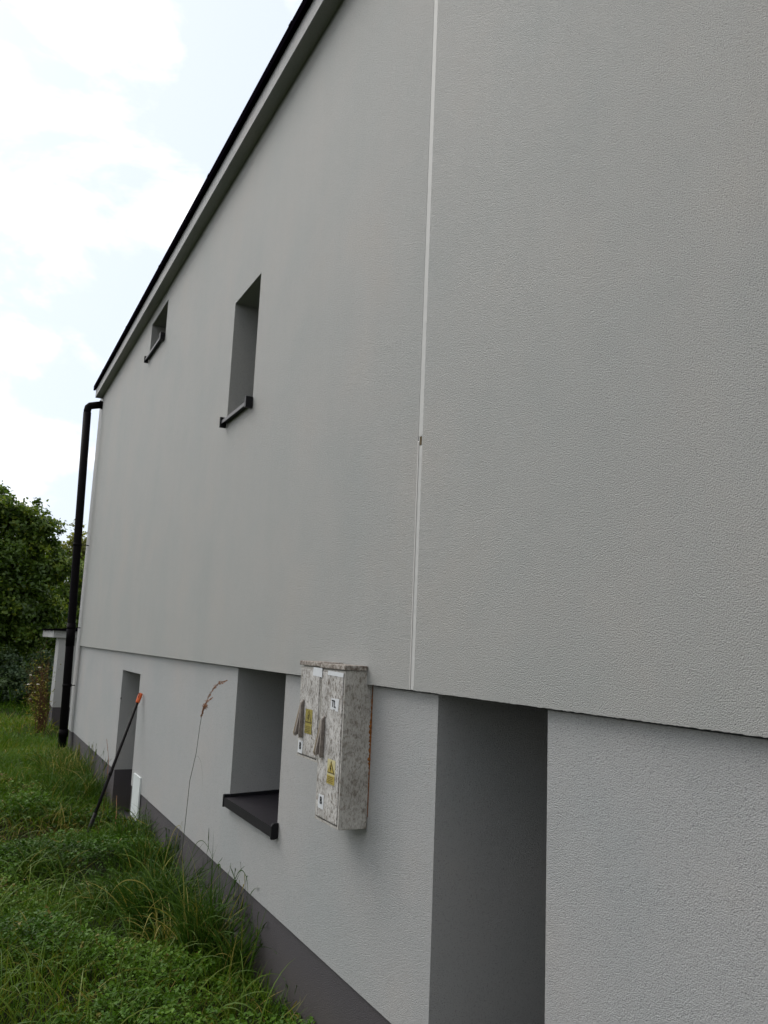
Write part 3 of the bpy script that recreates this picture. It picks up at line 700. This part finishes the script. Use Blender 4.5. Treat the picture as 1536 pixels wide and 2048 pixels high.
tussock(-6.35, 1.36, 280, .26, .58, 'grass tussock against the plinth right of the white cover', .16, .35, 1.6)
tussock(-7.15, 1.38, 130, .18, .40, 'small grass tussock under the white cover', .15, .35, 1.5)
tussock(-9.6, 1.22, 420, .30, .60, 'dense grass tussock left of the narrow doorway', .30, .35, 1.3, w=.007, tb=.08, seg=6)
tussock(-10.6, 1.25, 420, .32, .62, 'tall yellowish grass tussock between the doorway and the downpipe', .30, .35, 1.3, w=.008, dry=.22, tb=.16, seg=6)
tussock(-11.9, 1.30, 300, .25, .50, 'yellow green grass tussock at the foot of the downpipe', .28, .35, 1.2, w=.009, dry=.20, tb=.2, seg=6)
tussock(-8.75, .98, 220, .18, .38, 'brownish grass tussock around the foot of the leaning pole', .24, .6, 1.6, w=.006, dry=.5, seg=6)
tussock(-3.86, 1.44, 90, .12, .28, 'small rounded grass tuft at the right end of the lawn', .07, .5, 1.9, tb=-.1, w=.004)
tussock(-5.05, .52, 120, .18, .36, 'thin grass tussock out on the lawn among the ground cover', .12, .5, 1.9, group='grass tussocks out on the lawn')
tussock(-6.6, .70, 180, .20, .42, 'soft grass tussock out on the lawn at the left', .18, .5, 1.8, tb=.08, group='grass tussocks out on the lawn')

# --- single tall stems
def stem(x, y, pts, rad, label, mat='stalk', head=None, leafs=(), hs=1.0, hw=1.0):
    z = float(gh(x, y)); t = empty('seeding_grass', (x, y, z)); tag(t, label, 'grass stem', 'tall grass stems by the wall')
    n = len(pts); child('stem', tube(pts, [rad * (1 - .6 * i / (n - 1)) for i in range(n)], 6), M[mat], t)
    if head:
        P, Dv, Sz = [], [], []
        vs, fs = [], []
        heads = head if isinstance(head[0], list) else [head]
        for i in range(int(90 * hs)):
            H = [Vector(h) for h in heads[i % len(heads)]]
            u_ = random.random(); k_ = min(int(u_ * (len(H) - 1)), len(H) - 2); fr = u_ * (len(H) - 1) - k_
            p = H[k_].lerp(H[k_ + 1], fr); d = (H[k_ + 1] - H[k_]).normalized()
            env = (math.sin(math.pi * min(max(u_, .04), .98)) ** .7) * (.55 + .45 * math.sin(u_ * 19))
            p = p + Vector((random.gauss(0, 1), random.gauss(0, .6), random.gauss(0, .8))) * .0075 * hw * max(env, .1)
            sp = d * random.uniform(.012, .022) + Vector((random.gauss(0, .0025), random.gauss(0, .0025), random.gauss(0, .0025)))
            s_ = d.orthogonal().normalized() * .0022 * min(hw, 1.2); s2 = d.cross(s_).normalized() * .0022 * min(hw, 1.2)
            b_ = len(vs); vs += [p, p + sp * .5 + s_, p + sp * .5 - s_, p + sp * .5 + s2, p + sp]
            fs += [(b_, b_ + 1, b_ + 3), (b_, b_ + 3, b_ + 2), (b_, b_ + 2, b_ + 1), (b_ + 4, b_ + 3, b_ + 1), (b_ + 4, b_ + 2, b_ + 3), (b_ + 4, b_ + 1, b_ + 2)]
        child('seed_head', mesh('seed_head', vs, fs), M['seed'], t)
    for lf in leafs:
        vs, fs = [], []
        for i, p in enumerate(lf):
            w = .0022 * (1 - i / (len(lf) - 1)) + .0004; vs += [Vector(p) + Vector((w, 0, w * .3)), Vector(p) - Vector((w, 0, w * .3))]
        fs = [(2 * i, 2 * i + 1, 2 * i + 3, 2 * i + 2) for i in range(len(lf) - 1)]
        child('leaf', mesh('leaf', vs, fs), M['stalk'], t)
    return t
# y=1.30 plane: from (-5.30,..) ground to the seed head
stem(-5.28, 1.28, [(-5.28, 1.28, -.02), (-5.20, 1.30, .30), (-5.165, 1.30, .55), (-5.12, 1.30, .88), (-5.02, 1.30, 1.05), (-4.985, 1.30, 1.20), (-4.955, 1.30, 1.29), (-4.82, 1.30, 1.40), (-4.64, 1.30, 1.475), (-4.50, 1.30, 1.492)], .0022,
     'tall meadow grass stem with a drooping brown seed head in front of the basement window', 'stalk',
     head=[[(-4.975, 1.30, 1.255), (-4.93, 1.30, 1.315), (-4.85, 1.295, 1.355), (-4.72, 1.29, 1.385)], [(-4.96, 1.30, 1.29), (-4.90, 1.30, 1.32), (-4.83, 1.29, 1.335)], [(-4.86, 1.30, 1.37), (-4.74, 1.30, 1.435), (-4.64, 1.30, 1.47), (-4.50, 1.30, 1.49)]], hs=5.5, hw=1.35,
     leafs=[[(-5.03, 1.30, 1.03), (-4.95, 1.295, 1.04), (-4.86, 1.29, 1.02), (-4.79, 1.285, .96), (-4.75, 1.28, .88)]])
stem(-8.9, 1.40, [(-8.75, 1.40, -.05), (-8.80, 1.42, .25), (-8.93, 1.44, .50), (-9.15, 1.44, .66)], .0028, 'thin brown seed stem against the plinth left of the narrow doorway', 'redstem',
     head=[(-8.85, 1.43, .36), (-8.93, 1.44, .50), (-9.15, 1.44, .66)], hs=2.2, hw=.5)
stem(-7.95, 1.36, [(-7.70, 1.34, -.1), (-7.72, 1.35, .08), (-7.78, 1.36, .20), (-7.90, 1.37, .32)], .002, 'short pale seed stem in front of the narrow doorway', 'straw',
     head=[(-7.72, 1.35, .10), (-7.78, 1.36, .20), (-7.90, 1.37, .32)], hs=1.2, hw=.6)
def arch(x, y, pts, w, label, mat='tussock', tint=.35):
    z = float(gh(x, y)); t = empty('arching_grass', (x, y, z)); tag(t, label, 'grass blade', 'long arching grass blades')
    P = [Vector(p) for p in pts]
    # smooth resample (Catmull-Rom)
    Q = []
    for i in range(len(P) - 1):
        p0, p1, p2, p3 = P[max(i - 1, 0)], P[i], P[i + 1], P[min(i + 2, len(P) - 1)]
        for k_ in range(6):
            s = k_ / 6; Q.append(.5 * ((2 * p1) + (p2 - p0) * s + (2 * p0 - 5 * p1 + 4 * p2 - p3) * s * s + (3 * p1 - p0 - 3 * p2 + p3) * s ** 3))
    Q.append(P[-1]); n = len(Q); V = []
    for i, p in enumerate(Q):
        d = (Q[min(i + 1, n - 1)] - Q[max(i - 1, 0)]).normalized(); s = d.cross(Vector((.3, -.9, .1))).normalized() * w * (1 - (i / (n - 1)) ** 2.5) * .5 + Vector((.0002, 0, 0)); V += [p - s, p + s]
    F = np.array([(2 * i, 2 * i + 1, 2 * i + 3, 2 * i + 2) for i in range(n - 1)])
    child('blade', np_mesh('blade', np.array(V), F, np.full(len(F), tint), True), M[mat], t)
# long single blades that cross in front of plinth and wall
arch(-4.72, 1.42, [(-4.75, 1.42, .05), (-4.68, 1.44, .30), (-4.60, 1.45, .44), (-4.50, 1.45, .515), (-4.40, 1.45, .50), (-4.36, 1.45, .42), (-4.37, 1.45, .35)], .006, 'dark hooped grass blade crossing the top of the plinth')
arch(-4.85, 1.40, [(-4.95, 1.40, .05), (-4.93, 1.42, .35), (-4.86, 1.43, .46), (-4.80, 1.43, .44), (-4.78, 1.42, .30)], .008, 'tight bent grass blade left of the hooped one', tint=.5)
arch(-5.4, 1.40, [(-5.45, 1.38, .05), (-5.40, 1.42, .40), (-5.28, 1.44, .50), (-5.10, 1.45, .47), (-5.02, 1.45, .40)], .005, 'thin arching grass blade beside the meadow stem', tint=.45)
arch(-4.06, 1.45, [(-4.30, 1.44, .02), (-4.23, 1.45, .18), (-4.15, 1.45, .32), (-4.06, 1.45, .455)], .010, 'thick upright grass blade leaning over the plinth at the right', tint=.6)
arch(-6.0, 1.40, [(-6.05, 1.38, .05), (-6.0, 1.42, .35), (-5.88, 1.44, .47), (-5.72, 1.44, .44)], .006, 'pale arching grass blade below the white cover', tint=.95)
arch(-5.9, 1.1, [(-5.5, 1.22, .05), (-5.6, 1.15, .33), (-5.85, 1.05, .38), (-6.1, .95, .30), (-6.2, .9, .18)], .006, 'long grass blade arching left over the lawn', tint=.6)
arch(-5.1, 1.0, [(-4.95, 1.16, .05), (-5.02, 1.10, .30), (-5.15, 1.0, .34), (-5.25, .93, .25), (-5.28, .9, .08)], .006, 'long straw blade arching left over the ground cover', tint=.95)

# --- weed thicket with white flower heads beside the porch
wd = empty('dry_weed', (-15.3, 1.30, 0.05)); tag(wd, 'dry reddish brown weed with a few cream flowers beside the porch', 'weed')
segs = []
vs, fs = [], []
def merge(me):
    b_ = len(vs); vs.extend([v.co.copy() for v in me.vertices]); fs.extend([tuple(b_ + i for i in p.vertices) for p in me.polygons]); bpy.data.meshes.remove(me)
tips = []
for i in range(55):
    a_ = random.uniform(0, 6.28); L = random.uniform(.6, 1.4); sp = random.uniform(.05, .28)
    bx, by = -15.3 + random.uniform(-.12, .12), 1.34 + random.uniform(-.07, .05)
    p = [(bx, by, 0), (bx + math.cos(a_) * sp * .35, by + math.sin(a_) * sp * .35, L * .45), (bx + math.cos(a_) * sp * .9, by - abs(math.sin(a_)) * sp * 1.2, L)]
    merge(tube(p, [.007, .005, .002], 4, cap=False)); tips.append(p[-1])
    for k_ in range(3):
        q = Vector(p[1]).lerp(Vector(p[2]), random.random()); e = q + Vector((random.gauss(0, .09), random.gauss(0, .09), random.uniform(.05, .25))); merge(tube([q, e], [.003, .0015], 3, cap=False))
child('stems', mesh('stems', vs, fs), M['redstem'], wd)
n = 850; c_ = np.array([(-15.3, 1.24, .62)]); P = c_ + rng.normal(size=(n, 3)) * np.array([.18, .11, .35]); P[:, 2] = np.abs(P[:, 2])
V, F, T = leaves(P, rng.normal(size=(n, 3)) + [0, 0, .5], rng.uniform(.02, .05, n), np.full(n, .45), rng.uniform(.75, 1, n))
child('leaves', np_mesh('leaves', V, F, T), M['grass'], wd)
for p in tips[:7]:
    me = bpy.data.meshes.new('flower'); bm = bmesh.new(); bmesh.ops.create_icosphere(bm, subdivisions=1, radius=.028)
    for v in bm.verts: v.co.z *= .35; v.co *= random.uniform(.8, 1.2); v.co += Vector(p)
    bm.to_mesh(me); bm.free(); child('flower_head', me, M['flower'], wd)

# --- trees and bushes
def crown(cent, lobes, n, leaf, mat_t=(.15, .75), flat=.0):
    """leaf clumps spread through a lumpy volume; most of them near the surface of each lobe"""
    Ps, Ts, Ns = [], [], []
    tot = sum(l[3] ** 2 for l in lobes)
    for (lx, ly, lz, rr, sq) in lobes:
        k_ = int(n * rr ** 2 / tot); nc = max(6, k_ // 45)
        d = rng.normal(size=(nc, 3)); d /= np.linalg.norm(d, axis=1, keepdims=True)
        rad = rr * (rng.random((nc, 1)) ** .38) * rng.uniform(.82, 1.13, (nc, 1))
        cc = np.array([lx, ly, lz]) + d * rad * np.array([1, 1, sq])
        ci = rng.integers(0, nc, k_)
        cs = rng.uniform(.10, .24, nc) * min(1.0, rr * .8)
        P = cc[ci] + rng.normal(size=(k_, 3)) * cs[ci][:, None] * np.array([1, 1, .7])
        ct = rng.uniform(*mat_t, nc); T = ct[ci] + rng.normal(0, .10, k_) 
        Ps.append(P); Ts.append(T); Ns.append(d[ci] * .6 + rng.normal(size=(k_, 3)) * .55 + np.array([0, 0, .5]))
    P = np.concatenate(Ps) + np.array(cent); T = np.concatenate(Ts); N = np.concatenate(Ns)
    return leaves(P, N, rng.uniform(.6, 1.2, len(P)) * leaf, rng.uniform(.5, .8, len(P)), T)
def tree(name, x, y, lobes, n, leaf, mat, label, cat='tree', trunk=None, tint=(.1, .8), group=None):
    t = empty(name, (x, y, 0)); tag(t, label, cat, group)
    if trunk:
        h, rd = trunk; vs.clear(); fs.clear()
        merge(tube([(x, y, -.2), (x + .1, y, h * .35), (x + .05, y + .1, h * .7), (x, y, h)], [rd, rd * .75, rd * .5, rd * .15], 9))
        for (lx, ly, lz, rr, sq) in lobes:
            s_ = Vector((x + .07, y + .05, h * random.uniform(.25, .6))); e = Vector((x + lx, y + ly, lz))
            md = s_.lerp(e, .5) + Vector((random.gauss(0, .15), random.gauss(0, .15), .2)); merge(tube([s_, md, e], [rd * .38, rd * .25, rd * .08], 6))
            for k_ in range(3):
                q = md.lerp(e, random.random()); merge(tube([q, q + Vector((random.gauss(0, rr * .5), random.gauss(0, rr * .5), random.gauss(.2, rr * .4)))], [rd * .12, rd * .04], 5))
        child('trunk', mesh('trunk', vs, fs), M['bark'], t)
    V, F, T = crown((x, y, 0), lobes, n, leaf, tint); child('crown', np_mesh('crown', V, F, T), M[mat], t); return t
# dense dark tree at the left
tree('broadleaf_tree', -23.0, -.55, [(0.0, 0, 4.0, 1.25, .95), (.1, .80, 4.75, .70, .85), (.1, 1.45, 4.65, .60, .85), (0, 2.0, 4.25, .60, .9), (0, 2.45, 3.45, .60, .9), (.0, 1.45, 4.05, .85, .9), (-.1, -.9, 4.5, 1.1, .9), (.1, .6, 3.1, 1.2, .9), (-.1, 1.85, 3.15, .85, .9), (.2, 1.7, 2.35, .95, .9), (0, 2.25, 2.0, .75, .9),
     (0, .7, 2.0, 1.15, .9), (0, -.8, 2.9, 1.3, .9), (0, -.6, 1.8, 1.2, .9), (.1, 1.75, 1.4, .8, .9)], 78000, .118, 'tree', 'dense dark green tree at the left edge, its rounded crown above the porch roof', trunk=(4.4, .20))
tree('broadleaf_tree', -27.5, 2.2, [(0, .2, 3.2, 1.1, .9), (0, 1.1, 2.6, .9, .9), (0, -.6, 2.7, 1.0, .9), (.1, .5, 1.9, 1.1, .9), (0, 1.5, 3.4, .8, .9)], 17000, .12, 'tree', 'smaller dark tree filling the gap behind the porch and downpipe', trunk=(3.3, .14), tint=(.2, .8))
tree('pale_tree', -36.0, 3.6, [(0, 0, 5.2, 1.0, 1.1), (0, -.9, 4.6, 1.0, 1.0), (0, .9, 5.0, .8, 1.0), (0, 1.6, 4.0, .9, 1), (0, .3, 3.8, 1.1, 1)], 7500, .17, 'ltree', 'pale yellow green tree farther off between the dark tree and the downpipe', trunk=(5.4, .13), tint=(.2, .9))
for i, (x, y, hh, lab) in enumerate([(-21.5, .75, 1.25, 'dull blue green bush under the dense dark tree'), (-20.9, 1.75, 1.35, 'dark bush beside the porch roof under the dense tree'), (-22.5, -.4, 1.3, 'dark bush at the left edge under the dense tree'), (-23.5, 2.6, 1.5, 'dark bush hidden behind the porch')]):
    tree('bush', x, y, [(0, 0, hh * .45, hh * .55, .8), (.1, .5, hh * .4, hh * .45, .8), (0, -.5, hh * .4, hh * .45, .8), (.05, .15, hh * .78, hh * .35, .8)], 7000, .075, 'bush', lab, 'bush', tint=(.1, .9), group='bushes under the dark tree')
# hedge line closing the view behind everything
o = None
V, F, T = crown((-34, 2, 0), [(random.uniform(-1, 1), yy, 1.2 + random.random() * .6, 1.5, .9) for yy in np.arange(-16, 16, 1.5)], 36000, .15, (.1, .7))
o = obj('far_thicket', np_mesh('far_thicket', V, F, T), M['bush']); tag(o, kind='stuff')
